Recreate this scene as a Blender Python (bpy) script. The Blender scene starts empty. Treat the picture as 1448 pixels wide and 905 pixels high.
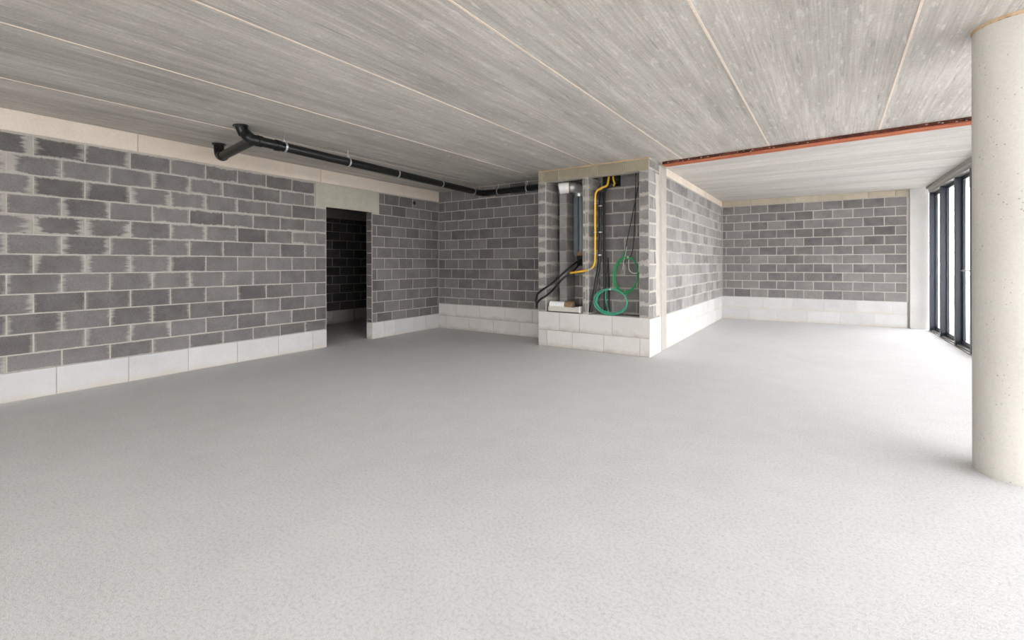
import bpy, bmesh, math, random
from mathutils import Vector, Matrix
random.seed(7)
SC = bpy.context.scene
COL = SC.collection
PI = math.pi

# ------------------------------------------------------------------ camera
YAW, PITCH, ROLL = .6045, -.0002, -.0016
CAM_Z, F_PX, Y0 = 1.3585, 660.13, 372.85
fw = Vector((-math.sin(YAW)*math.cos(PITCH), math.cos(YAW)*math.cos(PITCH), math.sin(PITCH)))
rt = Vector((math.cos(YAW), math.sin(YAW), 0)); up = rt.cross(fw)
r2 = rt*math.cos(ROLL) + up*math.sin(ROLL); u2 = -rt*math.sin(ROLL) + up*math.cos(ROLL)
cd = bpy.data.cameras.new('camera'); cam = bpy.data.objects.new('camera', cd); COL.objects.link(cam)
m = Matrix((r2, u2, -fw)).transposed().to_4x4(); m.translation = (0, 0, CAM_Z); cam.matrix_world = m
cd.sensor_width = 36; cd.lens = F_PX/1448*36; cd.shift_y = (Y0-452.5)/1448; cd.clip_start = .05
SC.camera = cam

# ------------------------------------------------------------------ sky, exposure
w = bpy.data.worlds.new('overcast_sky'); SC.world = w; w.use_nodes = True
nt = w.node_tree; bg = nt.nodes['Background']
tc = nt.nodes.new('ShaderNodeTexCoord'); sp = nt.nodes.new('ShaderNodeSeparateXYZ'); rp = nt.nodes.new('ShaderNodeValToRGB')
nt.links.new(tc.outputs['Generated'], sp.inputs[0]); nt.links.new(sp.outputs['Z'], rp.inputs[0]); nt.links.new(rp.outputs[0], bg.inputs[0])
rp.color_ramp.elements[0].position = 0; rp.color_ramp.elements[0].color = (.975, .97, 1, 1)
rp.color_ramp.elements[1].position = .8; rp.color_ramp.elements[1].color = (.955, .97, 1.02, 1)
bg.inputs[1].default_value = 6.0
SC.view_settings.view_transform = 'Standard'; SC.view_settings.look = 'None'
SC.view_settings.gamma = 1; SC.view_settings.use_curve_mapping = False
SC.view_settings.exposure = 1.17
SC.cycles.max_bounces = 14; SC.cycles.diffuse_bounces = 10; SC.cycles.transparent_max_bounces = 12
SC.cycles.use_denoising = True

# ------------------------------------------------------------------ room dimensions
H = 2.89
CL = (-6.9406, 7.302); TL = PI/2 + .0418; TB = -.0022      # corner of left and back wall
CN = (-2.1972, 6.6615); TR = PI/2 + .0173; TN = .0007      # front right corner of the service shaft
CF = (-2.1972, 12.488); TF = .0386                         # far wall
CG = (1.5642, 12.488); TG = PI/2 + .0314                   # glazed wall
BASE_L, BASE_B, BASE_N, BASE_F, BAND_L = .292, .517, .567, .544, 2.66

# ------------------------------------------------------------------ node helpers
class NT:
    def __init__(s, name):
        s.m = bpy.data.materials.new(name); s.m.use_nodes = True; s.t = s.m.node_tree
        s.b = s.t.nodes['Principled BSDF']; s.out = s.t.nodes['Material Output']
    def n(s, kind, **kw):
        nd = s.t.nodes.new(kind)
        for k, v in kw.items(): setattr(nd, k, v)
        return nd
    def set(s, sock, v):
        if isinstance(v, bpy.types.NodeSocket): s.t.links.new(v, sock)
        elif v is not None: sock.default_value = v
    def math(s, op, a, b=None, clamp=False):
        nd = s.n('ShaderNodeMath', operation=op, use_clamp=clamp); s.set(nd.inputs[0], a)
        if b is not None: s.set(nd.inputs[1], b)
        return nd.outputs[0]
    def vmath(s, op, a, b):
        nd = s.n('ShaderNodeVectorMath', operation=op); s.set(nd.inputs[0], a); s.set(nd.inputs[1], b); return nd.outputs[0]
    def noise(s, vec, scale, detail=4, rough=.55, dist=0):
        nd = s.n('ShaderNodeTexNoise'); s.set(nd.inputs['Vector'], vec); nd.inputs['Scale'].default_value = scale
        nd.inputs['Detail'].default_value = detail; nd.inputs['Roughness'].default_value = rough; nd.inputs['Distortion'].default_value = dist
        return nd.outputs['Fac']
    def ramp(s, f, stops):
        nd = s.n('ShaderNodeValToRGB'); s.set(nd.inputs[0], f); el = nd.color_ramp.elements
        while len(el) < len(stops): el.new(.5)
        for e, (p, c) in zip(el, stops):
            e.position = p; e.color = (c, c, c, 1) if isinstance(c, (int, float)) else (*c, 1)
        return nd.outputs[0]
    def mix(s, f, a, b, blend='MIX'):
        nd = s.n('ShaderNodeMix', data_type='RGBA', blend_type=blend); s.set(nd.inputs[0], f)
        for i, v in ((6, a), (7, b)):
            if isinstance(v, tuple): v = (*v, 1)
            s.set(nd.inputs[i], v)
        return nd.outputs[2]
    def bump(s, h, strength=.3, dist=.01):
        nd = s.n('ShaderNodeBump'); nd.inputs['Strength'].default_value = strength; nd.inputs['Distance'].default_value = dist
        s.set(nd.inputs['Height'], h); s.t.links.new(nd.outputs[0], s.b.inputs['Normal'])
    def tex(s):
        tc = s.n('ShaderNodeTexCoord'); oi = s.n('ShaderNodeObjectInfo'); return tc, oi
    def fin(s, col, rough=.9, spec=.3, metal=0):
        s.set(s.b.inputs['Base Color'], (*col, 1) if isinstance(col, tuple) else col)
        s.set(s.b.inputs['Roughness'], rough); s.b.inputs['Specular IOR Level'].default_value = spec
        s.b.inputs['Metallic'].default_value = metal
        return s.m

def rnd_vec(q, tc, oi):
    k = q.math('MULTIPLY', oi.outputs['Random'], 61.0); cb = q.n('ShaderNodeCombineXYZ')
    for i in range(3): q.set(cb.inputs[i], k)
    return q.vmath('ADD', tc.outputs['Object'], cb.outputs[0])

def mat_block():
    # grey concrete block, mortar smeared past its joints: object colour R = smear at the ends, G = along the beds, B = tone
    q = NT('grey_block'); tc, oi = q.tex(); v = rnd_vec(q, tc, oi)
    oc = q.n('ShaderNodeSeparateColor'); q.set(oc.inputs[0], oi.outputs['Color'])
    n1 = q.noise(v, 5, 5, .6); n2 = q.noise(v, 90, 3, .6)
    f = q.math('ADD', q.math('MULTIPLY', n1, .55), q.math('MULTIPLY', oi.outputs['Random'], .42))
    base = q.ramp(f, [(.2, (.088, .082, .080)), (.75, (.182, .171, .167))])
    base = q.mix(1.0, base, q.ramp(n2, [(.3, .80), (.7, 1.15)]), 'MULTIPLY')
    bl = q.math('MULTIPLY', oc.outputs[2], 2.0)
    cb = q.n('ShaderNodeCombineColor')
    for i in range(3): q.set(cb.inputs[i], bl)
    base = q.mix(1.0, base, cb.outputs[0], 'MULTIPLY')
    sp = q.n('ShaderNodeSeparateXYZ'); q.set(sp.inputs[0], tc.outputs['Generated'])
    ex = q.math('MINIMUM', sp.outputs[0], q.math('SUBTRACT', 1.0, sp.outputs[0]))
    ez = q.math('MINIMUM', sp.outputs[2], q.math('SUBTRACT', 1.0, sp.outputs[2]))
    vs = q.vmath('MULTIPLY', v, (5, 5, 34)); jag = q.noise(vs, 1, 3, .7)
    vs2 = q.vmath('MULTIPLY', v, (26, 26, 5)); jag2 = q.noise(vs2, 1, 3, .7)
    big = q.noise(v, 3.2, 2)
    def mask(e, amt, j, wd):
        th = q.math('MULTIPLY', q.math('MULTIPLY', amt, wd), q.math('MULTIPLY', q.math('SUBTRACT', q.math('ADD', j, big), .62), 2.2))
        d = q.math('SUBTRACT', th, e); return q.math('MULTIPLY', d, wd*60.0, True)
    mx = mask(ex, oc.outputs[0], jag, .13); mz = mask(ez, oc.outputs[1], jag2, .26)
    mk = q.math('MULTIPLY', q.math('MAXIMUM', mx, mz), q.math('ADD', .30, q.math('MULTIPLY', n1, .8)), True)
    haze = q.math('MULTIPLY', q.math('MULTIPLY', oc.outputs[1], q.ramp(q.noise(v, 2.5, 3), [(.36, .2), (.75, 1)])), .30)
    mk = q.math('MAXIMUM', mk, haze)
    col = q.mix(mk, base, (.46, .43, .385))
    q.bump(q.math('ADD', n2, q.math('MULTIPLY', mk, .6)), .55, .004)
    return q.fin(col, .95, .2)

def mat_simple(name, c0, c1, scale=6, fine=80, bump=.3, rough=.92, spec=.25, rnd=.3, dirt=None, dist=.004):
    q = NT(name); tc, oi = q.tex(); v = rnd_vec(q, tc, oi)
    n1 = q.noise(v, scale, 5, .6); n2 = q.noise(v, fine, 3)
    f = q.math('ADD', q.math('MULTIPLY', n1, 1-rnd), q.math('MULTIPLY', oi.outputs['Random'], rnd))
    col = q.ramp(f, [(.28, c0), (.72, c1)])
    col = q.mix(1.0, col, q.ramp(n2, [(.3, .93), (.7, 1.04)]), 'MULTIPLY')
    if dirt:   # splash marks that sit low on the piece
        sp = q.n('ShaderNodeSeparateXYZ'); q.set(sp.inputs[0], tc.outputs['Generated'])
        lo = q.math('SUBTRACT', q.math('MULTIPLY', q.noise(v, 5, 4, .7), .75), q.math('ADD', sp.outputs[2], .12))
        col = q.mix(q.math('MULTIPLY', lo, 2.2, True), col, dirt)
    q.bump(q.math('ADD', n2, n1), bump, dist)
    return q.fin(col, rough, spec)

def mat_ceiling(name, along_x, c0, c1, c2):
    q = NT(name); tc, oi = q.tex(); v0 = tc.outputs['Object']; v = rnd_vec(q, tc, oi)
    a = (.5, 9, 1) if along_x else (9, .5, 1)
    b = (1.4, 60, 1) if along_x else (60, 1.4, 1)
    n1 = q.noise(q.vmath('MULTIPLY', v, a), 1, 5, .6); n2 = q.noise(q.vmath('MULTIPLY', v, b), 1, 4, .65)
    n3 = q.noise(v, 1.1, 4, .6); n4 = q.noise(v, 55, 3)
    f = q.math('ADD', q.math('ADD', q.math('MULTIPLY', n1, .42), q.math('MULTIPLY', n2, .42)), q.math('MULTIPLY', n3, .22))
    col = q.ramp(f, [(.37, c0), (.53, c1), (.68, c2)])
    tone = q.ramp(oi.outputs['Random'], [(0, (.93, .93, .90)), (.5, (1, .98, .97)), (1, (1.0, 1.0, .96))])
    col = q.mix(1.0, col, tone, 'MULTIPLY')
    fl = q.noise(q.vmath('MULTIPLY', v, (6, 30, 1) if along_x else (30, 6, 1)), 1, 2, .5)
    col = q.mix(q.ramp(fl, [(.60, 0), (.70, .5)]), col, (.78, .75, .71))
    dk = q.noise(q.vmath('MULTIPLY', v, (2.2, 34, 1) if along_x else (34, 2.2, 1)), 1, 3, .6)
    col = q.mix(q.ramp(dk, [(.60, 0), (.72, .45)]), col, tuple(.55*c for c in c0))
    big = q.noise(q.vmath('MULTIPLY', v, (.25, 2.2, 1) if along_x else (2.2, .25, 1)), 1, 3, .6)
    col = q.mix(1.0, col, q.ramp(big, [(.35, .88), (.65, 1.08)]), 'MULTIPLY')
    col = q.mix(1.0, col, q.ramp(n4, [(.3, .9), (.7, 1.06)]), 'MULTIPLY')
    q.bump(q.math('ADD', n2, q.math('MULTIPLY', n4, .5)), .25, .004)
    return q.fin(col, .8, .3)

def mat_floor():
    q = NT('screed'); tc, oi = q.tex(); v = tc.outputs['Object']
    n1 = q.noise(v, .55, 5, .6); n2 = q.noise(v, 60, 3, .55); n3 = q.noise(v, 170, 2, .6); n4 = q.noise(v, 4, 4, .6)
    col = q.ramp(q.math('ADD', q.math('MULTIPLY', n1, .6), q.math('MULTIPLY', n4, .4)), [(.3, (.60, .594, .592)), (.7, (.685, .680, .677))])
    col = q.mix(1.0, col, q.ramp(n2, [(.25, .82), (.5, 1.0), (.75, 1.06)]), 'MULTIPLY')
    col = q.mix(1.0, col, q.ramp(n3, [(.3, .88), (.6, 1.03)]), 'MULTIPLY')
    q.bump(q.math('ADD', n2, q.math('MULTIPLY', n3, 1.0)), .45, .005)
    return q.fin(col, .85, .3)

def mat_plain(name, c, rough=.5, spec=.5, metal=0, wear=.08, fine=30):
    q = NT(name); tc, oi = q.tex(); v = rnd_vec(q, tc, oi); n = q.noise(v, fine, 3)
    col = q.mix(1.0, c, q.ramp(n, [(.3, 1-wear), (.7, 1+wear)]), 'MULTIPLY'); q.bump(n, .05, .002)
    return q.fin(col, rough, spec, metal)

def mat_glass():
    q = NT('window_glass'); t = q.n('ShaderNodeBsdfTransparent'); g = q.n('ShaderNodeBsdfGlossy'); mx = q.n('ShaderNodeMixShader'); fr = q.n('ShaderNodeLayerWeight')
    t.inputs[0].default_value = (.95, .955, .95, 1); g.inputs['Roughness'].default_value = .02; g.inputs[0].default_value = (.9, .95, 1, 1); fr.inputs[0].default_value = .5
    k = q.math('ADD', .03, q.math('MULTIPLY', q.math('POWER', fr.outputs['Facing'], 5.0), .7))
    q.t.links.new(k, mx.inputs[0]); q.t.links.new(t.outputs[0], mx.inputs[1]); q.t.links.new(g.outputs[0], mx.inputs[2]); q.t.links.new(mx.outputs[0], q.out.inputs[0])
    q.t.nodes.remove(q.b); return q.m

def mat_rust():
    q = NT('rusty_primer'); tc, oi = q.tex(); v = tc.outputs['Object']
    n = q.noise(q.vmath('MULTIPLY', v, (2, 14, 14)), 1, 5, .65); n2 = q.noise(v, 40, 3)
    col = q.ramp(n, [(.35, (.31, .080, .036)), (.5, (.48, .14, .062)), (.68, (.56, .21, .11))])
    col = q.mix(q.ramp(n2, [(.62, 0), (.75, .5)]), col, (.14, .04, .025))
    q.bump(n2, .3, .003); return q.fin(col, .65, .4)

def mat_rust_dark():
    q = NT('rust_with_mortar_specks'); tc, oi = q.tex(); v = tc.outputs['Object']
    n = q.noise(v, 9, 5, .65); n2 = q.noise(q.vmath('MULTIPLY', v, (1, 3, 3)), 22, 3)
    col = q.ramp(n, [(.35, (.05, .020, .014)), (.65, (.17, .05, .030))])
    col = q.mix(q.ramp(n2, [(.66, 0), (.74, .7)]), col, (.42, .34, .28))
    q.bump(n2, .4, .004); return q.fin(col, .85, .2)

def mat_column():
    q = NT('cast_concrete'); tc, oi = q.tex(); v = tc.outputs['Object']
    n1 = q.noise(q.vmath('MULTIPLY', v, (3, 3, .8)), 1, 5, .6); n2 = q.noise(v, 70, 3)
    vo = q.n('ShaderNodeTexVoronoi'); q.set(vo.inputs['Vector'], v); vo.inputs['Scale'].default_value = 30
    hole = q.ramp(q.math('ADD', vo.outputs['Distance'], q.math('MULTIPLY', q.noise(v, 7, 2), .34)), [(.25, 1), (.285, 0)])
    col = q.ramp(n1, [(.3, (.52, .495, .445)), (.7, (.62, .595, .545))])
    col = q.mix(1.0, col, q.ramp(n2, [(.3, .95), (.7, 1.04)]), 'MULTIPLY')
    col = q.mix(q.math('MULTIPLY', hole, .6), col, (.20, .18, .15))
    q.bump(q.math('SUBTRACT', n2, q.math('MULTIPLY', hole, 2.5)), .25, .004); return q.fin(col, .75, .3)

M_BLOCK = mat_block()
M_MORTAR = mat_simple('mortar', (.40, .37, .325), (.52, .485, .435), 7, 70, .6, dist=.006)
M_MORTAR_W = mat_simple('pale_mortar', (.36, .335, .30), (.44, .415, .38), 7, 60, .4)
M_WHITE = mat_simple('white_aerated_block', (.48, .473, .465), (.56, .553, .545), 4, 90, .2, dirt=(.50, .44, .36))
M_BEIGE = mat_simple('dusty_aerated_block', (.53, .505, .475), (.62, .595, .565), 4, 90, .25, dirt=(.36, .30, .24))
M_BASEJ = mat_simple('base_joint', (.33, .31, .28), (.45, .42, .39), 9, 70, .3)
M_BAND = mat_simple('cream_aerated_block', (.64, .56, .47), (.74, .655, .56), 4, 80, .25)
M_OLIVE = mat_simple('olive_lintel_block', (.27, .235, .165), (.36, .32, .235), 5, 80, .4)
M_TAN = mat_simple('tan_top_block', (.40, .345, .26), (.52, .455, .36), 5, 80, .4)
M_FOAM = mat_simple('orange_foam', (.52, .36, .21), (.66, .50, .33), 18, 60, .6)
M_LINTEL = mat_simple('lintel_concrete', (.37, .345, .285), (.47, .44, .37), 9, 45, .4)
M_CEIL = mat_ceiling('plank_concrete', False, (.40, .375, .345), (.55, .525, .49), (.72, .69, .655))
M_CEIL2 = mat_ceiling('plank_concrete_smooth', True, (.52, .50, .47), (.60, .58, .55), (.68, .66, .63))
M_SEAL = mat_plain('joint_sealant', (.80, .69, .58), .7, .3)
M_FLOOR = mat_floor()
M_PIER = mat_simple('pale_concrete', (.50, .485, .46), (.58, .565, .54), 2, 60, .2)
M_PAVE = mat_simple('grey_paving', (.38, .37, .36), (.50, .49, .48), 2, 60, .2)
M_COL = mat_column()
M_RUST, M_RUST2 = mat_rust(), mat_rust_dark()
M_BLACK = mat_plain('black_plastic', (.009, .009, .009), .30, .35)
M_HOSE = mat_plain('black_hose', (.009, .009, .010), .4, .35)
M_ZINC = mat_plain('zinc_steel', (.55, .56, .57), .35, .5, .8)
M_ALU = mat_plain('anthracite_aluminium', (.020, .027, .038), .34, .5)
M_ALUG = mat_plain('grey_aluminium', (.30, .29, .27), .45, .5, .4)
M_GLASS = mat_glass()
M_YEL = mat_plain('yellow_plastic', (.72, .42, .025), .45, .5)
M_GREEN = mat_plain('green_conduit', (.012, .36, .11), .4, .5)
M_TEAL = mat_plain('pale_green_conduit', (.055, .36, .23), .4, .5)
M_PVC = mat_plain('grey_pvc', (.14, .16, .175), .3, .5)
M_WPVC = mat_plain('white_pvc', (.82, .81, .79), .4, .5)
M_CORK = mat_simple('brown_fibre', (.20, .12, .07), (.38, .25, .16), 40, 120, .6)
M_WIRE = mat_plain('pale_wire', (.55, .52, .46), .5, .4)
M_FOIL = mat_plain('silver_duct', (.55, .55, .54), .35, .5, .6)

# ------------------------------------------------------------------ mesh helpers
def finish(name, bm, mat, parent=None, loc=(0, 0, 0), rz=0, smooth=False):
    bmesh.ops.recalc_face_normals(bm, faces=bm.faces)
    me = bpy.data.meshes.new(name); bm.to_mesh(me); bm.free(); me.materials.append(mat)
    if smooth:
        for p in me.polygons: p.use_smooth = True
        try: me.set_sharp_from_angle(angle=math.radians(40))
        except Exception: pass
    return put(name, me, parent, loc, rz)
def put(name, me, parent=None, loc=(0, 0, 0), rz=0):
    o = bpy.data.objects.new(name, me); COL.objects.link(o); o.location = loc; o.rotation_euler = (0, 0, rz)
    if parent: o.parent = parent
    return o
def box(bm, x0, x1, y0, y1, z0, z1):
    v = [bm.verts.new(p) for p in ((x0,y0,z0),(x1,y0,z0),(x1,y1,z0),(x0,y1,z0),(x0,y0,z1),(x1,y0,z1),(x1,y1,z1),(x0,y1,z1))]
    for f in ((0,3,2,1),(4,5,6,7),(0,1,5,4),(1,2,6,5),(2,3,7,6),(3,0,4,7)): bm.faces.new([v[i] for i in f])
def boxes(name, rects, mat, parent=None, loc=(0, 0, 0), rz=0):
    bm = bmesh.new()
    for r in rects: box(bm, *r)
    return finish(name, bm, mat, parent, loc, rz)
def bevel_box(name, r, mat, parent=None, loc=(0, 0, 0), rz=0, w=.006, seg=2):
    bm = bmesh.new(); box(bm, *r)
    bmesh.ops.bevel(bm, geom=bm.edges[:], offset=w, segments=seg, affect='EDGES', profile=.6)
    return finish(name, bm, mat, parent, loc, rz)
def frames(pts):
    pts = [Vector(p) for p in pts]; out = []; n = None
    for i, p in enumerate(pts):
        t = (pts[min(i+1, len(pts)-1)] - pts[max(i-1, 0)]).normalized()
        if n is None: n = t.orthogonal().normalized()
        n = (n - t*n.dot(t)).normalized(); out.append((p, n, t.cross(n)))
    return out
def add_tube(bm, pts, r, seg=12, cap=True):
    rings = []; fr = frames(pts); rs = r if isinstance(r, (list, tuple)) else [r]*len(fr)
    for (p, n, b), q in zip(fr, rs):
        rings.append([bm.verts.new(p + (n*math.cos(a) + b*math.sin(a))*q) for a in (2*PI*k/seg for k in range(seg))])
    for a, b in zip(rings, rings[1:]):
        for k in range(seg): bm.faces.new((a[k], a[(k+1) % seg], b[(k+1) % seg], b[k]))
    if cap: bm.faces.new(rings[0]); bm.faces.new(rings[-1])
def tube(name, pts, r, mat, parent=None, seg=12):
    bm = bmesh.new(); add_tube(bm, pts, r, seg); return finish(name, bm, mat, parent, smooth=True)
def smooth_path(pts, n=8):
    P = [Vector(p) for p in pts]; P = [2*P[0]-P[1]] + P + [2*P[-1]-P[-2]]; out = []
    for i in range(1, len(P)-2):
        for k in range(n):
            t = k/n; a, b, c, d = P[i-1:i+3]
            out.append(.5*((2*b) + (c-a)*t + (2*a-5*b+4*c-d)*t*t + (3*b-a-3*c+d)*t**3))
    return out + [P[-2]]
def root(name, label, cat, loc=(0, 0, 0), group=None, rz=0):
    o = bpy.data.objects.new(name, None); COL.objects.link(o); o.location = loc; o.rotation_euler = (0, 0, rz); o.empty_display_size = .1
    return tag(o, label, cat, group)
def tag(o, label, cat, group=None):
    o['label'] = label; o['category'] = cat
    if group: o['group'] = group
    return o
def struct(o, label=None, cat=None):
    o['kind'] = 'structure'
    if label: o['label'] = label
    if cat: o['category'] = cat
    return o
def loose(name, me_obj, origin):   # move the origin of a world-space mesh to its base
    me_obj.data.transform(Matrix.Translation(-Vector(origin))); me_obj.location = origin; return me_obj

# ------------------------------------------------------------------ masonry
CACHE = {}
def block_mesh(L, h, proud, mat, variant):
    key = (round(L, 3), round(h, 3), proud, mat.name, variant)
    if key in CACHE: return CACHE[key]
    rr = random.Random(hash((key[0], key[1], variant))); bm = bmesh.new(); c = .0045
    def ring(y, inset):
        return [bm.verts.new((sx*(L/2-inset) + rr.uniform(-.0012, .0012), y + rr.uniform(-.0006, .0006), sz*(h/2-inset) + rr.uniform(-.0012, .0012)))
                for sx, sz in ((-1,-1),(0,-1),(1,-1),(1,1),(0,1),(-1,1))]
    a, b, d = ring(-proud, c), ring(-proud*.35, 0), ring(.006, 0)
    bm.faces.new(a)
    for p, q in ((a, b), (b, d)):
        for k in range(6): bm.faces.new((p[k], p[(k+1) % 6], q[(k+1) % 6], q[k]))
    bmesh.ops.recalc_face_normals(bm, faces=bm.faces)
    me = bpy.data.meshes.new('block_mesh'); bm.to_mesh(me); bm.free(); me.materials.append(mat); CACHE[key] = me
    return me
def lay(parent, name, u0, u1, z0, z1, rows, mat, gap=.012, proud=.005, holes=(), y=0, rz=0, axis='u', smear=None, minl=.025):
    """rows: list of (zlow, zhigh, first joint, pitch or list of joints). Lays one object per block, cut at openings."""
    for ri, (a, b, j0, pitch) in enumerate(rows):
        a, b = max(a, z0), min(b, z1)
        if b - a < .04: continue
        if isinstance(pitch, (list, tuple)): js = sorted(j for j in pitch if u0 < j < u1)
        else:
            k = math.ceil((u0 - j0)/pitch - 1e-6); js = []
            while j0 + k*pitch < u1:
                if j0 + k*pitch > u0 + .02 and j0 + k*pitch < u1 - .02: js.append(j0 + k*pitch)
                k += 1
        edges = [u0] + js + [u1]; segs = list(zip(edges, edges[1:]))
        for hu0, hu1, hz0, hz1 in holes:
            if hz1 - .03 <= a or hz0 + .03 >= b: continue
            ns = []
            for s, e in segs:
                if e <= hu0 or s >= hu1: ns.append((s, e)); continue
                if s < hu0: ns.append((s, hu0))
                if e > hu1: ns.append((hu1, e))
            segs = ns
        for s, e in segs:
            L = e - s - gap; h = b - a - gap
            if L < minl: continue
            o = put(name, block_mesh(L, h, proud, mat, random.randrange(3)), parent)
            um = (s+e)/2
            o.location = (um, y, (a+b)/2) if axis == 'u' else (y, um, (a+b)/2)
            o.rotation_euler = (0, 0, rz)
            sm = smear(um, (a+b)/2) if smear else (.3, .1, .5)
            o.color = (max(0, sm[0]*random.uniform(.4, 1.5)), max(0, sm[1]*random.uniform(.5, 1.4)), sm[2], 1)
def courses(z0, z1, step, jA, jB, pitch, first='A'):
    out = []; z = z0; k = 0 if first == 'A' else 1
    while z < z1 - .02:
        out.append((z, min(z+step, z1), jA if k % 2 == 0 else jB, pitch)); z += step; k += 1
    return out

# ---- left wall ----
DU0, DU1, DZ = -2.757, -1.812, 2.285
TH = .14
wl = struct(boxes('wall_left', [(-13.6, DU0, 0, TH, BASE_L, BAND_L), (DU1, 2.6, 0, TH, BASE_L, BAND_L), (DU0, DU1, 0, TH, DZ, BAND_L), (-13.6, 2.6, .004, TH, BAND_L, H),
     (-13.6, DU0, .03, TH, 0, BASE_L), (DU1, 2.6, .03, TH, 0, BASE_L)], M_MORTAR, None, (*CL, 0), TL))
zs = [BAND_L - .2*k for k in range(13)]
rows_l = [(max(zs[k+1], BASE_L), zs[k], -6.361 if k % 2 else -6.172+.402*.5*0, .402) for k in range(12)]
rows_r = [(max(zs[k+1], BASE_L), zs[k], -1.700 if k % 2 else -1.516, .368) for k in range(12)]
hole_l = [(DU0-.004, DU1+.004, 0, DZ+.005), (-2.972, -1.646, DZ-.01, BAND_L+.01)]
def smear_l(u, z):
    s = .5 + 1.1*max(0, min(1, (-4.2-u)/2.0))*max(.25, min(1, (z-.6)/1.2))
    return (s, .2 + .2*(z > 1.6), .535)
lay(wl, 'concrete_block', -8.4, DU0, BASE_L, BAND_L, rows_l, M_BLOCK, holes=hole_l, smear=smear_l)
lay(wl, 'concrete_block', DU1, 0, BASE_L, BAND_L, rows_r, M_BLOCK, holes=hole_l, smear=lambda u, z: (.3, .14, .55))
lay(wl, 'cream_block', -8.4, 0, BAND_L+.012, H, [(BAND_L+.012, H, 0, [-7.7, -5.297, -2.864])], M_BAND, gap=.006, proud=.010)
lay(wl, 'reveal_block', .002, TH-.002, BASE_L, DZ, courses(BASE_L-.14, DZ, .2, 9, 9, 1), M_BLOCK, y=DU1, rz=-PI/2, axis='v', smear=lambda u, z: (.2, .1, .45))
bm = bmesh.new(); box(bm, -2.965, -1.653, -.016, TH, DZ, 2.655); bmesh.ops.bevel(bm, geom=bm.edges[:], offset=.006, segments=2, affect='EDGES')
o = finish('door_lintel', bm, M_LINTEL, wl); o['label'] = 'grey precast concrete lintel over the doorway'
tb_ = bmesh.new(); add_tube(tb_, [(-.739, .01, 2.572), (-.739, -.012, 2.572)], .036, 16)
o = finish('hole_disc', tb_, M_BLACK, wl, smooth=True); o['label'] = 'small black disc painting the dark of a round hole in the block wall'  # black disc paints the darkness inside a round hole
bl = struct(boxes('baseboard_left', [(-13.6, DU0, -.005, .03, 0, BASE_L-.002), (DU1, 0, -.005, .03, 0, BASE_L)], M_BASEJ, None, (*CL, 0), TL))
lay(bl, 'base_block', -8.4, DU0, 0, BASE_L, [(0.002, BASE_L, 0, [-7.84, -7.23, -6.62, -6.002, -5.388, -4.771, -4.17, -3.58, -3.013])], M_WHITE, gap=.004, proud=.009)
lay(bl, 'base_block', DU1, 0, 0, BASE_L, [(0.002, BASE_L, 0, [-1.52, -1.25, -.745, -.41])], M_WHITE, gap=.004, proud=.009)
lay(bl, 'base_block', .002, TH-.002, 0, BASE_L, [(0.002, BASE_L, 9, 1)], M_BEIGE, y=DU1, rz=-PI/2, axis='v', gap=.004)

# ---- corridor behind the doorway ----
CC = (-9.40, 6.9)
wc = struct(boxes('wall_corridor', [(-4.5, 3.2, 0, .14, 0, H)], M_MORTAR, None, (*CC, 0), TL))
lay(wc, 'concrete_block', -1.6, 1.6, .29, 2.4, courses(.29, 2.4, .2, .1, .3, .4), M_BLOCK, smear=lambda u, z: (.2, .1, .30))  # darker block tone paints in the shade of the unlit corridor
lay(wc, 'base_block', -1.6, 1.6, 0, .29, [(0, .29, .1, .6)], M_BEIGE, gap=.005, proud=.009)
struct(boxes('wall_corridor_end', [(-10, -6.9, 0, .14, 0, H), (-10, -6.9, 7.4, 7.54, 0, H)], M_MORTAR, None, (0, 2.4, 0), 0))

# ---- back wall ----
wb = struct(boxes('wall_back', [(-.10, 4.6, 0, TH, BASE_B, H), (-.10, 4.6, .03, TH, 0, BASE_B)], M_MORTAR, None, (*CL, 0), TB))
rows_b = [(BASE_B, .65, .555, .369)] + [(.65+.2*k, min(.85+.2*k, H) if k < 10 else H-.004, .368 if k % 2 == 0 else .555, .369) for k in range(11)]
lay(wb, 'concrete_block', .006, 2.95, BASE_B, H, rows_b, M_BLOCK, smear=lambda u, z: (.3, .22, .57))
bb = struct(boxes('baseboard_back', [(0, 4.6, -.005, .03, 0, BASE_B-.002)], M_BASEJ, None, (*CL, 0), TB))
lay(bb, 'base_block', .004, 2.95, 0, BASE_B, [(.002, .262, .22, .62), (.262, BASE_B, .50, .62)], M_BEIGE, gap=.004, proud=.009)

# ---- service shaft in front of the back wall ----
NL = -1.866; LB = 2.705; PL, PM0, PM1, PR = -1.724, -1.054, -.963, -.146
D1, D2 = .60, .47
ws = struct(boxes('wall_shaft', [(NL, PL, 0, .62, BASE_N, LB), (PM0, PM1, 0, .62, .40, LB), (PR, 0, 0, .62, BASE_N, LB), (NL, 0, 0, .14, LB, H), (NL, 0, .03, .14, 0, BASE_N),
     (NL, PM1, D1, .63, .3, H), (PM1, 0, D2, .63, .3, H), (NL, 0, .14, .62, .30, .36), (NL, NL+.12, .14, .62, 0, H)], M_MORTAR, None, (*CN, 0), TN))
hazy = lambda u, z: (.4, .85, .66)
cs = courses(BASE_N, LB, .2, 9, 9, 1)
lay(ws, 'post_block', NL, PL, BASE_N, LB, cs, M_BLOCK, smear=hazy)
lay(ws, 'post_block', PM0, PM1, BASE_N, LB, cs, M_BLOCK, smear=hazy)
lay(ws, 'post_block', PR, -.004, BASE_N, LB, cs, M_BLOCK, smear=hazy)
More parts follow.
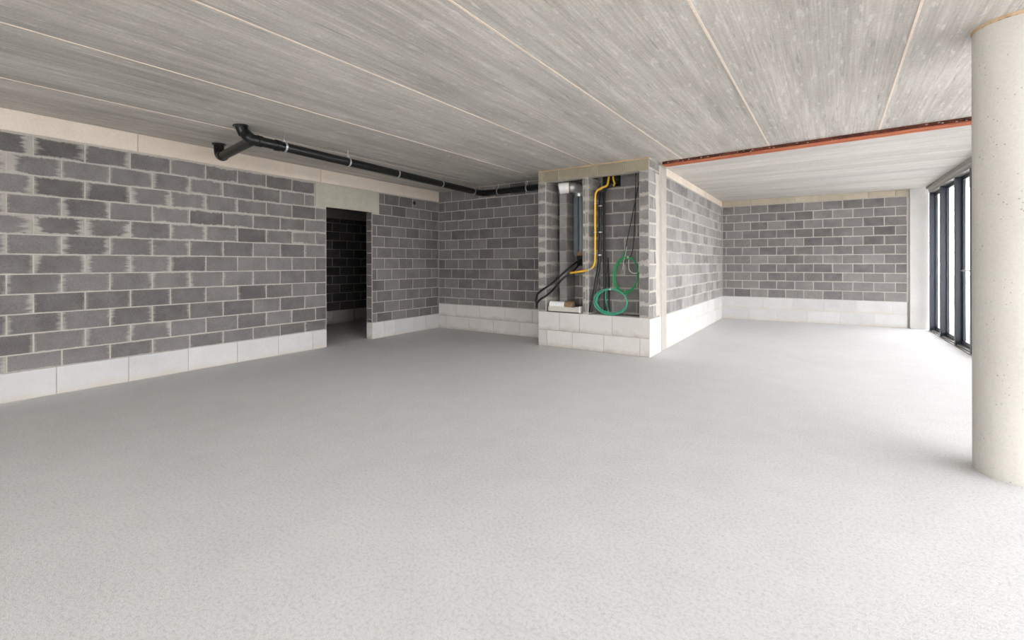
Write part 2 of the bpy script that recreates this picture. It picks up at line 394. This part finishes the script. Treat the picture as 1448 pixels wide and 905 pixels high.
lay(ws, 'reveal_block', .004, D1, BASE_N, LB, courses(BASE_N, LB, .2, .39, .19, .4), M_BLOCK, y=PL, rz=PI/2, axis='v', smear=lambda u, z: (.5, .9, .78))
lay(ws, 'reveal_block', .004, D2, BASE_N, LB, courses(BASE_N, LB, .2, .39, .19, .4), M_BLOCK, y=PM1, rz=PI/2, axis='v', smear=lambda u, z: (.5, .9, .80))
lay(ws, 'back_block', PM1, PR, .36, H, courses(.367, H, .2, -.55, -.35, .4), M_BLOCK, y=D2, smear=lambda u, z: (.5, .35, .70))
lay(ws, 'back_block', PL, PM0, .36, H, courses(.367, H, .2, -1.2, -1.4, .4), M_BLOCK, y=D1, smear=lambda u, z: (.4, .3, .62))
lay(ws, 'lintel_block', NL, -.004, LB, H, [(LB-.004, H-.012, 0, [-1.75, -1.487, -.803, -.386])], M_OLIVE, gap=.010, proud=.010)
bs = struct(boxes('baseboard_shaft', [(NL, -.001, -.005, .03, 0, BASE_N-.002), (NL, 0, .03, .14, BASE_N-.02, BASE_N-.002)], M_BASEJ, None, (*CN, 0), TN))
lay(bs, 'base_block', NL, -.004, 0, BASE_N, [(.002, .268, 0, [-1.701, -1.234, -.702, -.137]), (.268, BASE_N, 0, [-1.467, -1.11, -.563])], M_BEIGE, gap=.004, proud=.009)
# pier of blocks inside the left bay
PX0, PX1, PY0, PY1 = -1.622, -1.492, .28, .56
bm = bmesh.new(); box(bm, PX0+.003, PX1-.003, PY0+.003, D1, .36, 2.55); o = finish('pier_core', bm, M_MORTAR, ws)
lay(ws, 'pier_block', PX0, PX1, .367, 2.55, courses(.367, 2.55, .2, 9, 9, 1), M_BLOCK, y=PY0, gap=.006, smear=lambda u, z: (.1, .2, .85))
lay(ws, 'pier_block', PY0, D1, .367, 2.55, courses(.367, 2.55, .2, 9, 9, 1), M_BLOCK, y=PX1, rz=PI/2, axis='v', gap=.006, smear=lambda u, z: (.1, .5, 1.0))
# lumpy foam bead between lintel and ceiling
bm = bmesh.new(); pts = []; rs = []
for k in range(60):
    pts.append((NL + .005 + k*(-NL-.012)/59, -.004 + random.uniform(-.004, .003), H - .008)); rs.append(random.choice((.006, .009, .012, .016)))
add_tube(bm, pts, rs, 7); o = finish('foam_bead', bm, M_FOAM, ws, smooth=True)

# ---- side wall running on from the shaft ----
SE = 5.84
wsd = struct(boxes('wall_side', [(0, SE, 0, .13, BASE_F, H), (0, SE, .03, .13, 0, BASE_F)], M_MORTAR_W, None, (*CN, 0), TR))
pale = lambda u, z: (.4, .35, .95)
def z_rows(jA, jB, pitch): return [(BASE_F+.2*k, BASE_F+.2*(k+1), jA if k % 2 else jB, pitch) for k in range(11)]
lay(wsd, 'concrete_block', .004, .565, BASE_F, 2.745, z_rows(.40, .20, .8), M_BLOCK, gap=.014, smear=pale)
lay(wsd, 'concrete_block', .86, 2.66, BASE_F, 2.745, z_rows(1.26, 1.06, .4), M_BLOCK, gap=.014, smear=pale)
lay(wsd, 'concrete_block', 2.69, SE, BASE_F, 2.745, z_rows(3.08, 2.88, .4), M_BLOCK, gap=.014, smear=pale)
lay(wsd, 'concrete_block', .004, .565, 2.745, H, [(2.745, H-.01, 9, 1)], M_BLOCK, gap=.014, smear=pale)
lay(wsd, 'top_block', .86, SE, 2.752, H, [(2.752, H-.004, 1.3, .6)], M_BAND, gap=.008, proud=.008)
bevel_box('mortar_pilaster', (.570, .850, -.014, .05, 0, H-.004), M_MORTAR_W, wsd, w=.01)
bsd = struct(boxes('baseboard_side', [(0, SE, -.005, .03, 0, BASE_F-.002)], M_WHITE, None, (*CN, 0), TR))
rb = [(.002, .265, .3, .6), (.265, BASE_F, .0, .6)]
lay(bsd, 'base_block', .004, .568, 0, BASE_F, rb, M_WHITE, gap=.003, proud=.009)
lay(bsd, 'base_block', .852, 2.665, 0, BASE_F, rb, M_WHITE, gap=.003, proud=.009)
lay(bsd, 'base_block', 2.688, SE, 0, BASE_F, rb, M_WHITE, gap=.003, proud=.009)

# ---- far wall ----
FE = 3.442
wf = struct(boxes('wall_far', [(-.2, FE+.04, 0, TH, BASE_F, H), (-.2, FE+.04, .03, TH, 0, BASE_F)], M_MORTAR, None, (*CF, 0), TF))
rows_f = [(BASE_F+.2*k, BASE_F+.2*(k+1), .177 if k % 2 == 0 else .359, .3617) for k in range(11)]
lay(wf, 'concrete_block', -.085, FE, BASE_F, 2.745, rows_f, M_BLOCK, gap=.016, smear=lambda u, z: (.35, .22, .66 - .10*(1.5 < z < 2.2 and u > 1.7)))
lay(wf, 'top_block', -.085, FE, 2.752, H, [(2.752, H-.006, .1, .45)], M_TAN, gap=.010, proud=.007)
bf = struct(boxes('baseboard_far', [(-.1, FE, -.005, .03, 0, BASE_F-.002)], M_BEIGE, None, (*CF, 0), TF))
lay(bf, 'base_block', -.085, FE, 0, BASE_F, [(.002, .268, .5, .6), (.268, BASE_F, .2, .6)], M_WHITE, gap=.003, proud=.009)
wr = struct(bevel_box('wall_right', (FE+.036, 3.78, -.03, .5, 0, H), M_PIER, None, (*CF, 0), TF, w=.008))

# ---- wall behind the camera ----
struct(boxes('wall_rear', [(-8, -4.05, 0, .14, 0, H), (-4.05, 1.7, 0, .14, 2.80, H)], M_PIER, None, (0, -4.3, 0), 0))

struct(boxes('added_wall_right', [(-17.2, -13.26, -.14, .02, 0, H)], M_PIER, None, (*CG, 0), TG))  # unseen solid stretch, added to cut window light on the near floor

# ---- floor ----
struct(boxes('floor', [(-11, 1.80, -6.3, 13.2, -.12, 0)], M_FLOOR))
struct(boxes('added_sky_blocker', [(1.80, 4.7, -7.6, 13.4, 2.95, 3.15), (-7, 1.80, -7.6, -4.35, 2.95, 3.15)], M_PIER))  # unseen slabs, added to block high sky light near the glazing
struct(boxes('terrace', [(1.80, 60, -60, 70, -.20, -.04)], M_PAVE))

# ---- ceiling: precast planks, joint sealant, smooth far bay ----
def beam_y(x): return 7.07 - .0974*(x+2.1)      # near edge of the beam
JX = [-11.2, -9.5, -8.2, -6.95, -5.623, -4.335, -3.061, -1.836, -.697, .424, 1.78]
ce = struct(boxes('ceiling', [(-11.2, 2.2, -6.3, 13.3, H+.2, H+.32)], M_PIER))
def prism(name, poly, z0, z1, mat, parent=None):
    bm = bmesh.new(); a = [bm.verts.new((x, y, z0)) for x, y in poly]; b = [bm.verts.new((x, y, z1)) for x, y in poly]
    bm.faces.new(a); bm.faces.new(b); n = len(poly)
    for k in range(n): bm.faces.new((a[k], a[(k+1) % n], b[(k+1) % n], b[k]))
    return finish(name, bm, mat, parent)
for k, (a, b) in enumerate(zip(JX, JX[1:])):
    a2, b2 = a+.006, b-.006
    if b < -2.3: y1 = y2 = 10.2
    else: y1, y2 = beam_y(max(a2, -2.15)) + .1, beam_y(b2) + .1
    if a2 < -2.26 < b2:
        prism('ceiling_plank', [(a2, -4.4), (b2, -4.4), (b2, beam_y(b2)+.1), (-2.26, beam_y(-2.26)+.1), (-2.32, 10.2), (a2, 10.2)], H, H+.2, M_CEIL, ce)
    else: prism('ceiling_plank', [(a2, -4.4), (b2, -4.4), (b2, y2), (a2, y1)], H, H+.2, M_CEIL, ce)
    if 3 < k:
        ye = {4: 6.75, 5: 6.75, 6: 6.66, 7: beam_y(a)+.02, 8: beam_y(a), 9: beam_y(a)}.get(k, 6.7)
        bm = bmesh.new(); box(bm, a-.0080, a+.0080, -4.4, ye, H-.003, H+.03); finish('joint_sealant', bm, M_SEAL, ce)
xb = lambda y: -2.26 - .018*(y-7.1)
ylist = [8.3, 9.5, 10.7, 11.9]
edges = [None] + ylist + [13.2]
for k in range(5):
    lo, hi = edges[k], edges[k+1]
    if lo is None: poly = [(-2.26, beam_y(-2.26)+.1), (1.78, beam_y(1.78)+.1), (1.78, hi-.003), (xb(hi), hi-.003)]
    else: poly = [(xb(lo), lo+.003), (1.78, lo+.003), (1.78, hi-.003), (xb(hi), hi-.003)]
    prism('ceiling_plank', poly, H, H+.2, M_CEIL2, ce)

# ------------------------------------------------------------------ glazed wall
def bay(name, u_far, u_near, door=False, loc=(*CG, 0), rz=TG):
    r = bpy.data.objects.new(name, None); COL.objects.link(r); r.location = loc; r.rotation_euler = (0, 0, rz); r['kind'] = 'structure'
    P = lambda nm, q, m_, w=.003: bevel_box(nm, q, m_, r, w=w, seg=1)
    g = -.09 if not door else -.094
    st = .030 if not door else .070
    P('mullion', (u_near, u_near+.07, -.116, 0, 0, 2.80), M_ALU)
    a, b = u_near+.072, u_far-.002
    P('frame_stile', (a, a+st, -.116, g+.012, .10, 2.70), M_ALU); P('frame_stile', (b-st, b, -.116, g+.012, .10, 2.70), M_ALU)
    P('bottom_rail', (a, b, -.116, g+.014, .028, .10), M_ALU); P('top_rail', (a, b, -.116, g+.014, 2.70, 2.762), M_ALU)
    P('sill', (a, b, -.13, -.02, .012, .030), M_ALUG, .002)
    boxes('pane', [(a+st-.01, b-st+.01, g-.006, g, .09, 2.71)], M_GLASS, r)
    if door:
        bm = bmesh.new(); hx = a+.045
        add_tube(bm, [(hx, g+.012, 1.24), (hx, .045, 1.24), (hx+.02, .055, 1.24), (hx+.13, .055, 1.24)], .011, 10)
        h_ = finish('handle', bm, M_ZINC, r, smooth=True); h_['label'] = 'silver lever handle'
        P('handle_plate', (hx-.016, hx+.016, g+.010, g+.022, 1.12, 1.30), M_ZINC)
    return r
us = [-.09, -1.01, -2.05, -2.97] + [-2.97-1.02*k for k in range(1, 11)]
ADDED_REAR = [0, -1.9, -3.8, -5.7]
wi = 0
for k, (a, b) in enumerate(zip(us, us[1:])):
    if k == 2: bay('door_1', a, b, True)
    else: wi += 1; bay('window_%d' % wi, a, b)
for a, b in zip(ADDED_REAR, ADDED_REAR[1:]): wi += 1; bay('window_%d' % wi, a, b, False, (1.68, -4.3, 0), 0)  # unseen rear bays, added to light the faces turned to the camera
def gstruct(name, rects, mat): return struct(boxes(name, rects, mat, None, (*CG, 0), TG))
gstruct('trim_1', [(-.09, -.012, -.116, 0, 0, 2.80)], M_ALU)                      # dark jamb at the far end
gstruct('trim_2', [(us[-1]-.09, 0, -.16, .012, 2.80, H)], M_PIER)                  # plastered head above the frames
gstruct('trim_3', [(us[-1]-.09, -.012, -.135, .004, 2.762, 2.80)], M_ALUG)            # grey head rail
gstruct('trim_4', [(us[-1]-.09, -.012, -.16, .012, -.01, .012)], M_ALUG)              # floor track
gstruct('trim_5', [(us[-1]-.09, -.004, .013, .045, 2.845, H)], M_MORTAR_W)            # pale batten under the ceiling

# ------------------------------------------------------------------ concrete column
CX_, CY_, CR = .972, 4.30, .216
col = root('concrete_column', 'round pale concrete column beside the glazed wall', 'column', (CX_, CY_, 0))
bm = bmesh.new(); add_tube(bm, [(0, 0, 0), (0, 0, .004), (0, 0, H-.02)], [CR, CR, CR], 72); finish('shaft', bm, M_COL, col, smooth=True)
bm = bmesh.new(); pts = []
n = 72; r0 = []
top = [bm.verts.new(((CR+.006)*math.cos(2*PI*k/n), (CR+.006)*math.sin(2*PI*k/n), H)) for k in range(n)]
bot = [bm.verts.new(((CR+.002)*math.cos(2*PI*k/n), (CR+.002)*math.sin(2*PI*k/n), H-.014-random.uniform(0, .010))) for k in range(n)]
for k in range(n): bm.faces.new((top[k], top[(k+1) % n], bot[(k+1) % n], bot[k]))
bm.faces.new(top); bm.faces.new(bot)
o = finish('top_joint', bm, M_FOAM, col, smooth=True); o['label'] = 'thin brown joint at the head of the column'

# ------------------------------------------------------------------ rusty steel beam under the ceiling
bx0, bx1 = -2.135, 1.62
sb = root('steel_beam', 'red oxide steel beam flange running across under the concrete ceiling', 'beam', (bx0, beam_y(bx0), H-.055))
ang = math.atan2(beam_y(bx1)-beam_y(bx0), bx1-bx0); sb.rotation_euler = (0, 0, ang); BL = (bx1-bx0)/math.cos(ang)
bevel_box('bottom_flange', (0, BL, 0, .165, 0, .014), M_RUST, sb, w=.003)
bevel_box('flange_rib', (0, BL, .075, .090, -.006, 0), M_RUST, sb, w=.002)
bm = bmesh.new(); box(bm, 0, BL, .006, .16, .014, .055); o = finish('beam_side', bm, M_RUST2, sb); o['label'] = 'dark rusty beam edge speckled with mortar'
for k in range(26):
    x = random.uniform(.05, BL-.05); s = random.uniform(.004, .009)
    bm = bmesh.new(); bmesh.ops.create_icosphere(bm, subdivisions=1, radius=s)
    for v in bm.verts: v.co.z *= .6; v.co.x *= random.uniform(1, 2.2)
    finish('mortar_crumb', bm, M_MORTAR, sb, (x, random.uniform(.000, .008), random.uniform(.02, .045)))

# ------------------------------------------------------------------ black drain pipe under the ceiling
PZ, PRD = 2.73, .055
dp = root('drain_pipe', 'black plastic drain pipe with two elbows hung under the ceiling', 'pipe', (-5.385, 2.66, PZ))
O = Vector((-5.385, 2.66, PZ))
def loc(p): return Vector(p) - O
def dxy(y): return -5.314 - .0835*(y-2.988)
A0, A1 = Vector((dxy(2.655), 2.655, PZ)), Vector((dxy(7.06), 7.06, PZ))
B0, B1 = Vector((dxy(7.19)+.13, 7.185, PZ)), Vector((-4.02, 7.14, PZ))
tube('pipe', [loc(A0), loc(A1)], PRD, M_BLACK, dp, 24)
tube('pipe', [loc(B0), loc(B1)], PRD, M_BLACK, dp, 24)
def bend(name, p0, pc, p1, r, n=10):
    p0, pc, p1 = Vector(p0), Vector(pc), Vector(p1)
    pts = [p0 + (pc-p0)*t*2*.0 + ((1-t)**2-1)*0*p0 for t in ()]
    pts = [((1-t)**2)*p0 + 2*t*(1-t)*pc + t*t*p1 for t in (k/n for k in range(n+1))]
    return tube(name, [loc(p) for p in pts], r, M_BLACK, dp, 24)
bend('elbow', A1, (dxy(7.19), 7.19, PZ), B0, PRD*1.06)
def ring(name, c, d, r, L, mat):
    c, d = Vector(c), Vector(d).normalized(); return tube(name, [loc(c-d*L/2), loc(c+d*L/2)], r, mat, dp, 24)
dA = (A1-A0).normalized(); dB = (B1-B0).normalized()
for c, d in ((A1, dA), (B0, dB), (A0+dA*.25, dA), (A0+dA*.03, dA)): ring('coupling', c, d, PRD*1.16, .05, M_BLACK)
JN = Vector((dxy(2.70), 2.70, PZ))
bend('elbow', A0, (dxy(2.58), 2.585, PZ-.005), (-5.365, 2.572, 2.805), PRD*1.10)
bend('elbow', (-5.370, 2.572, 2.79), (-5.378, 2.548, 2.84), (-5.385, 2.535, H), PRD*1.10, 6)
tube('collar', [loc((-5.385, 2.537, H-.016)), loc((-5.385, 2.535, H-.001))], PRD*1.42, M_BLACK, dp, 24)
E0, E1 = Vector((-5.32, 2.625, PZ-.005)), Vector((-6.34, 2.77, 2.722))
tube('pipe', [loc(E0), loc(E1)], PRD*.98, M_BLACK, dp, 24)
bend('elbow', E1, (-6.45, 2.775, 2.715), (-6.46, 2.778, 2.83), PRD*1.06)
bend('elbow', (-6.46, 2.778, 2.82), (-6.461, 2.778, 2.86), (-6.462, 2.778, H), PRD*1.06, 4)
tube('collar', [loc((-6.462, 2.778, H-.014)), loc((-6.462, 2.778, H-.001))], PRD*1.42, M_BLACK, dp, 24)
ring('coupling', E1, E1-E0, PRD*1.16, .05, M_BLACK)
clips = [(Vector((dxy(y), y, PZ)), dA) for y in (2.99, 3.92, 4.85, 5.91, 6.87)] + [(Vector((x, B0.y + (B1.y-B0.y)*(x-B0.x)/(B1.x-B0.x), PZ)), dB) for x in (-5.27, -4.6)]
for c, d in clips:
    s = d.cross(Vector((0, 0, 1))); bm = bmesh.new(); R_ = PRD*1.07
    circ = [c + (s*math.cos(2*PI*k/24) + Vector((0, 0, 1))*math.sin(2*PI*k/24))*R_ for k in range(25)]
    rings = []
    for p in circ:
        o_ = (p-c).normalized(); rings.append([bm.verts.new(loc(p + d*a*.012 + o_*b)) for a, b in ((-1, 0), (1, 0), (1, .005), (-1, .005))])
    for a, b in zip(rings, rings[1:]):
        for k in range(4): bm.faces.new((a[k], a[(k+1) % 4], b[(k+1) % 4], b[k]))
    cl = finish('pipe_clip', bm, M_ZINC, dp)
    tube('hanger_rod', [loc(c + Vector((0, 0, R_))), loc((c.x, c.y, H))], .005, M_ZINC, cl, 8)
    bm = bmesh.new(); q = loc(c) + Vector((0, 0, R_+.004)); box(bm, q.x-.014, q.x+.014, q.y-.014, q.y+.014, q.z-.004, q.z+.014); finish('clip_nut', bm, M_ZINC, cl)

# ------------------------------------------------------------------ things in the service shaft
YN = 6.6615
# grey vent pipe with white elbow at the head
vp = root('vent_pipe', 'grey vertical vent pipe with a white elbow at its head inside the shaft', 'pipe', (-3.49, 7.09, 1.46))
V = lambda *p: Vector(p) - Vector((-3.49, 7.09, 1.46))
tube('pipe', [V(-3.49, 7.09, 1.50), V(-3.49, 7.09, 2.53)], .046, M_PVC, vp, 20)
o = boxes('flat_duct', [(-.125, -.052, -.02, .06, .03, 1.05)], M_PVC, vp); o['label'] = 'flat grey duct beside the pipe'
el = [V(-3.50, 7.06, 2.48), V(-3.50, 7.05, 2.55), V(-3.51, 7.00, 2.60), V(-3.55, 6.93, 2.615), V(-3.60, 6.90, 2.615)]
o = tube('elbow', smooth_path(el, 5), .086, M_FOIL, vp, 24); o['label'] = 'silver duct bend'
o = tube('duct_ring', [V(-3.595, 6.905, 2.615), V(-3.615, 6.895, 2.615)], .101, M_CORK, vp, 24); o['label'] = 'brown ring between the duct pieces'
o = tube('white_duct', smooth_path([V(-3.60, 6.90, 2.615), V(-3.68, 6.875, 2.612), V(-3.735, 6.86, 2.605), V(-3.765, 6.85, 2.60)], 5), [.094]*16, M_WPVC, vp, 24); o['label'] = 'white plastic duct end with a torn edge'
o = tube('fibre_collar', [V(-3.49, 7.05, 1.49), V(-3.49, 7.05, 1.56)], .058, M_CORK, vp, 16); o['label'] = 'brown fibre collar at the pipe foot'
bm = bmesh.new(); box(bm, -.075, .065, -.01, .08, -.14, .03); o = finish('pipe_mouth_dark', bm, M_BLACK, vp); o['label'] = 'black box painting the dark opening under the pipe'  # solid black box paints the darkness below the pipe end

# dark opening high in the right bay, its darkness painted as a black box
ob = root('wall_opening_dark', 'black box painting the dark opening where the conduits leave the shaft top', 'dark_box', (-2.93, 7.06, 2.55))
bm = bmesh.new(); box(bm, -.15, .12, -.02, .065, .04, .33); finish('dark_box', bm, M_HOSE, ob)
tube('stub', [Vector((.02, -.03, .06)), Vector((.10, -.09, .065))], .036, M_HOSE, ob, 16)
tube('stub_rim', [Vector((.092, -.084, .0645)), Vector((.108, -.096, .0655))], .044, M_HOSE, ob, 16)

def strand(name, label, cat, pts, r, mat, seg=10, group=None, n=8, ties=()):
    P = smooth_path(pts, n); base = P[-1] if P[-1].z < P[0].z else P[0]
    t = root(name, label, cat, base, group)
    tube('tube', [p-base for p in P], r, mat, t, seg)
    for z, mt in ties:
        p = min(P, key=lambda a: abs(a.z-z)); tube('clip_band', [p-base+Vector((0, 0, -.008)), p-base+Vector((0, 0, .008))], r*1.35, mt, t, 12)
    return t
# yellow gas line: down the right bay, round the middle post, short tail to the left
yg = strand('gas_pipe', 'yellow gas pipe running down the shaft beside the middle post', 'pipe',
    [(-2.905, 6.90, 2.80), (-2.915, 6.88, 2.66), (-2.93, 6.85, 2.575), (-3.00, 6.79, 2.535), (-3.055, 6.735, 2.47), (-3.066, 6.722, 2.36), (-3.066, 6.72, 2.0), (-3.066, 6.715, 1.6), (-3.062, 6.70, 1.40), (-3.070, 6.655, 1.315), (-3.095, 6.632, 1.28)], .0165, M_YEL,
    ties=((2.27, M_WIRE), (1.86, M_WIRE), (1.50, M_WIRE)))
b0 = Vector(yg.location)
o = tube('pipe_fitting', [Vector((-3.085, 6.631, 1.283))-b0, Vector((-3.145, 6.630, 1.256))-b0], .020, M_ZINC, yg, 12); o['label'] = 'grey metal fitting'
tube('tail', [Vector((-3.135, 6.630, 1.258))-b0, Vector((-3.29, 6.630, 1.232))-b0, Vector((-3.455, 6.630, 1.208))-b0], .0165, M_YEL, yg, 12)
strand('gas_pipe', 'short yellow pipe bending out of the dark opening above the bay', 'pipe', [(-2.86, 6.93, 2.81), (-2.845, 6.91, 2.68), (-2.82, 6.90, 2.605), (-2.835, 6.885, 2.565)], .014, M_YEL)
# black conduits in the right bay
strand('black_conduit', 'thick black conduit sweeping down to the left behind the green coil', 'conduit',
    [(-2.80, 6.95, 2.63), (-2.90, 6.92, 2.585), (-2.985, 6.84, 2.50), (-3.010, 6.80, 2.38), (-3.012, 6.79, 2.0), (-3.012, 6.78, 1.6), (-3.025, 6.76, 1.33), (-3.06, 6.735, 1.08), (-3.09, 6.71, .84), (-3.122, 6.69, .66), (-3.13, 6.685, .595)], .025, M_HOSE, 12, ties=((2.27, M_WIRE), (1.86, M_WIRE), (1.50, M_WIRE)))
strand('black_conduit', 'straight black conduit standing against the back of the right bay', 'conduit',
    [(-2.83, 6.99, 2.66), (-2.93, 6.96, 2.60), (-2.98, 6.93, 2.53), (-3.005, 6.92, 2.42), (-3.005, 6.92, 2.0), (-3.005, 6.92, 1.5), (-3.0, 6.93, 1.0), (-3.0, 6.94, .37)], .022, M_HOSE, 12)
strand('black_conduit', 'thin black conduit close to the wall behind the green coils', 'conduit', [(-3.0, 7.06, 1.45), (-2.985, 7.06, 1.0), (-2.985, 7.05, .37)], .010, M_HOSE)
# thin wires in the right corner
strand('thin_cable', 'thin black cable slanting down across the right bay to the coil', 'cable', [(-2.42, 7.05, 2.85), (-2.50, 7.06, 2.55), (-2.60, 7.07, 2.10), (-2.70, 7.06, 1.60), (-2.71, 7.04, 1.35)], .0065, M_HOSE, 8)
strand('thin_cable', 'thin black cable hanging straight by the right post of the shaft', 'cable', [(-2.53, 7.06, 2.85), (-2.545, 7.06, 2.40), (-2.56, 7.06, 1.90), (-2.59, 7.05, 1.55), (-2.66, 7.04, 1.40)], .0065, M_HOSE, 8)
strand('loose_wire', 'pale loose wire end sticking up over the upper green coil', 'wire', [(-2.70, 6.93, 1.26), (-2.685, 6.93, 1.38), (-2.665, 6.94, 1.48), (-2.64, 6.94, 1.62)], .006, M_WIRE, 6)
strand('loose_wire', 'pale grey wire loop hanging inside the upper green coil', 'wire', [(-2.62, 6.97, 1.42), (-2.61, 6.96, 1.27), (-2.55, 6.95, 1.21), (-2.47, 6.95, 1.22), (-2.45, 6.96, 1.30), (-2.46, 6.97, 1.38)], .008, M_WIRE, 8)
# coils of green conduit
def coil(label, mat, c, rx, rz, tilt, loops, r, yspan, tail, group):
    t = root('conduit_coil', label, 'coil', (c[0], c[1], c[2]-rz), group); b = Vector((c[0], c[1], c[2]-rz)); rr = random.Random(loops*7)
    bm = bmesh.new(); pts = []
    nn = 40
    for k in range(loops*nn+1):
        a = 2*PI*k/nn; L = k/(loops*nn); s = 1 + .05*math.sin(a*.37+1) + .055*math.sin(7.3*L*loops*.6+loops) - .07*L + .04*math.sin(a+3.0*L)*L
        x, z = rx*s*math.cos(a), rz*s*math.sin(a)
        pts.append(Vector((c[0] + x*math.cos(tilt)-z*math.sin(tilt), c[1] + (L-.5)*yspan + .012*math.sin(a*1.7), c[2] + x*math.sin(tilt)+z*math.cos(tilt))) - b)
    add_tube(bm, pts, r, 8); finish('loops', bm, mat, t, smooth=True)
    if tail: tube('tail', smooth_path([Vector(p)-b for p in tail], 6), r, mat, t, 8)
    p = pts[nn//4]; tube('tie', [p+Vector((-.012, 0, -.004)), p+Vector((.012, 0, -.002))], r*2.3, M_WIRE, t, 10)
coil('bright green conduit coil hanging in the right bay of the shaft', M_GREEN, (-2.665, 6.96, 1.175), .195, .285, -.16, 4, .0075, .07, [(-2.80, 6.97, 1.36), (-2.72, 6.98, 1.47), (-2.68, 7.0, 1.58)], 'green conduit coils')
coil('pale green conduit coil standing on the ledge of the shaft', M_TEAL, (-2.815, 6.73, .775), .262, .195, 0, 4, .0078, .06, [(-2.90, 6.75, .95), (-2.93, 6.80, .80), (-2.90, 6.84, .62), (-2.89, 6.85, .46)], 'green conduit coils')
# two cables slung out of the left bay
strand('black_cable', 'upper black cable slung from the vent pipe over the left post', 'cable', [(-3.47, 7.04, 1.42), (-3.47, 6.90, 1.385), (-3.52, 6.75, 1.30), (-3.62, 6.64, 1.175), (-3.80, 6.632, 1.028), (-4.00, 6.635, .905), (-4.07, 6.635, .845), (-4.098, 6.64, .75), (-4.10, 6.645, .70)], .017, M_HOSE)
strand('black_cable', 'lower black cable slung from the vent pipe over the left post', 'cable', [(-3.44, 7.04, 1.40), (-3.43, 6.90, 1.34), (-3.47, 6.75, 1.235), (-3.60, 6.64, 1.11), (-3.74, 6.632, .96), (-3.88, 6.632, .84), (-4.01, 6.635, .765), (-4.075, 6.636, .70), (-4.09, 6.64, .62)], .017, M_HOSE)
# white channel lying on the ledge with a rolled offcut in it
TRZ = BASE_N+.004
tr = root('cable_tray', 'white plastic channel lying on the ledge of the left bay', 'tray', (-3.60, YN+.07, TRZ))
bm = bmesh.new()
for q in ((-.285, .275, -.062, -.055, .0, .085), (-.285, .275, .055, .062, .0, .085), (-.285, .275, -.055, .055, 0, .008)): box(bm, *q)
finish('channel', bm, M_WIRE, tr)
bevel_box('end_cap', (.275, .300, -.065, .065, 0, .105), M_WPVC, tr, w=.005)
bevel_box('end_cap', (-.300, -.285, -.065, .065, 0, .09), M_BLACK, tr, w=.004)
bm = bmesh.new(); box(bm, -.30, .29, -.072, .07, -.003, .010); o = finish('black_strip', bm, M_BLACK, tr)  # thin black strip along the foot of the channel
po = root('pipe_offcut', 'white pipe offcut resting in the channel with a brown fibre end', 'pipe', (-3.60, YN+.07, TRZ+.110))
tube('pipe', [Vector((-.27, .004, 0)), Vector((.02, .0, 0))], .060, M_WPVC, po, 20)
o = tube('fibre_end', [Vector((.01, 0, 0)), Vector((.14, -.003, .001))], [.062, .065], M_CORK, po, 20); o['label'] = 'brown fibre end'
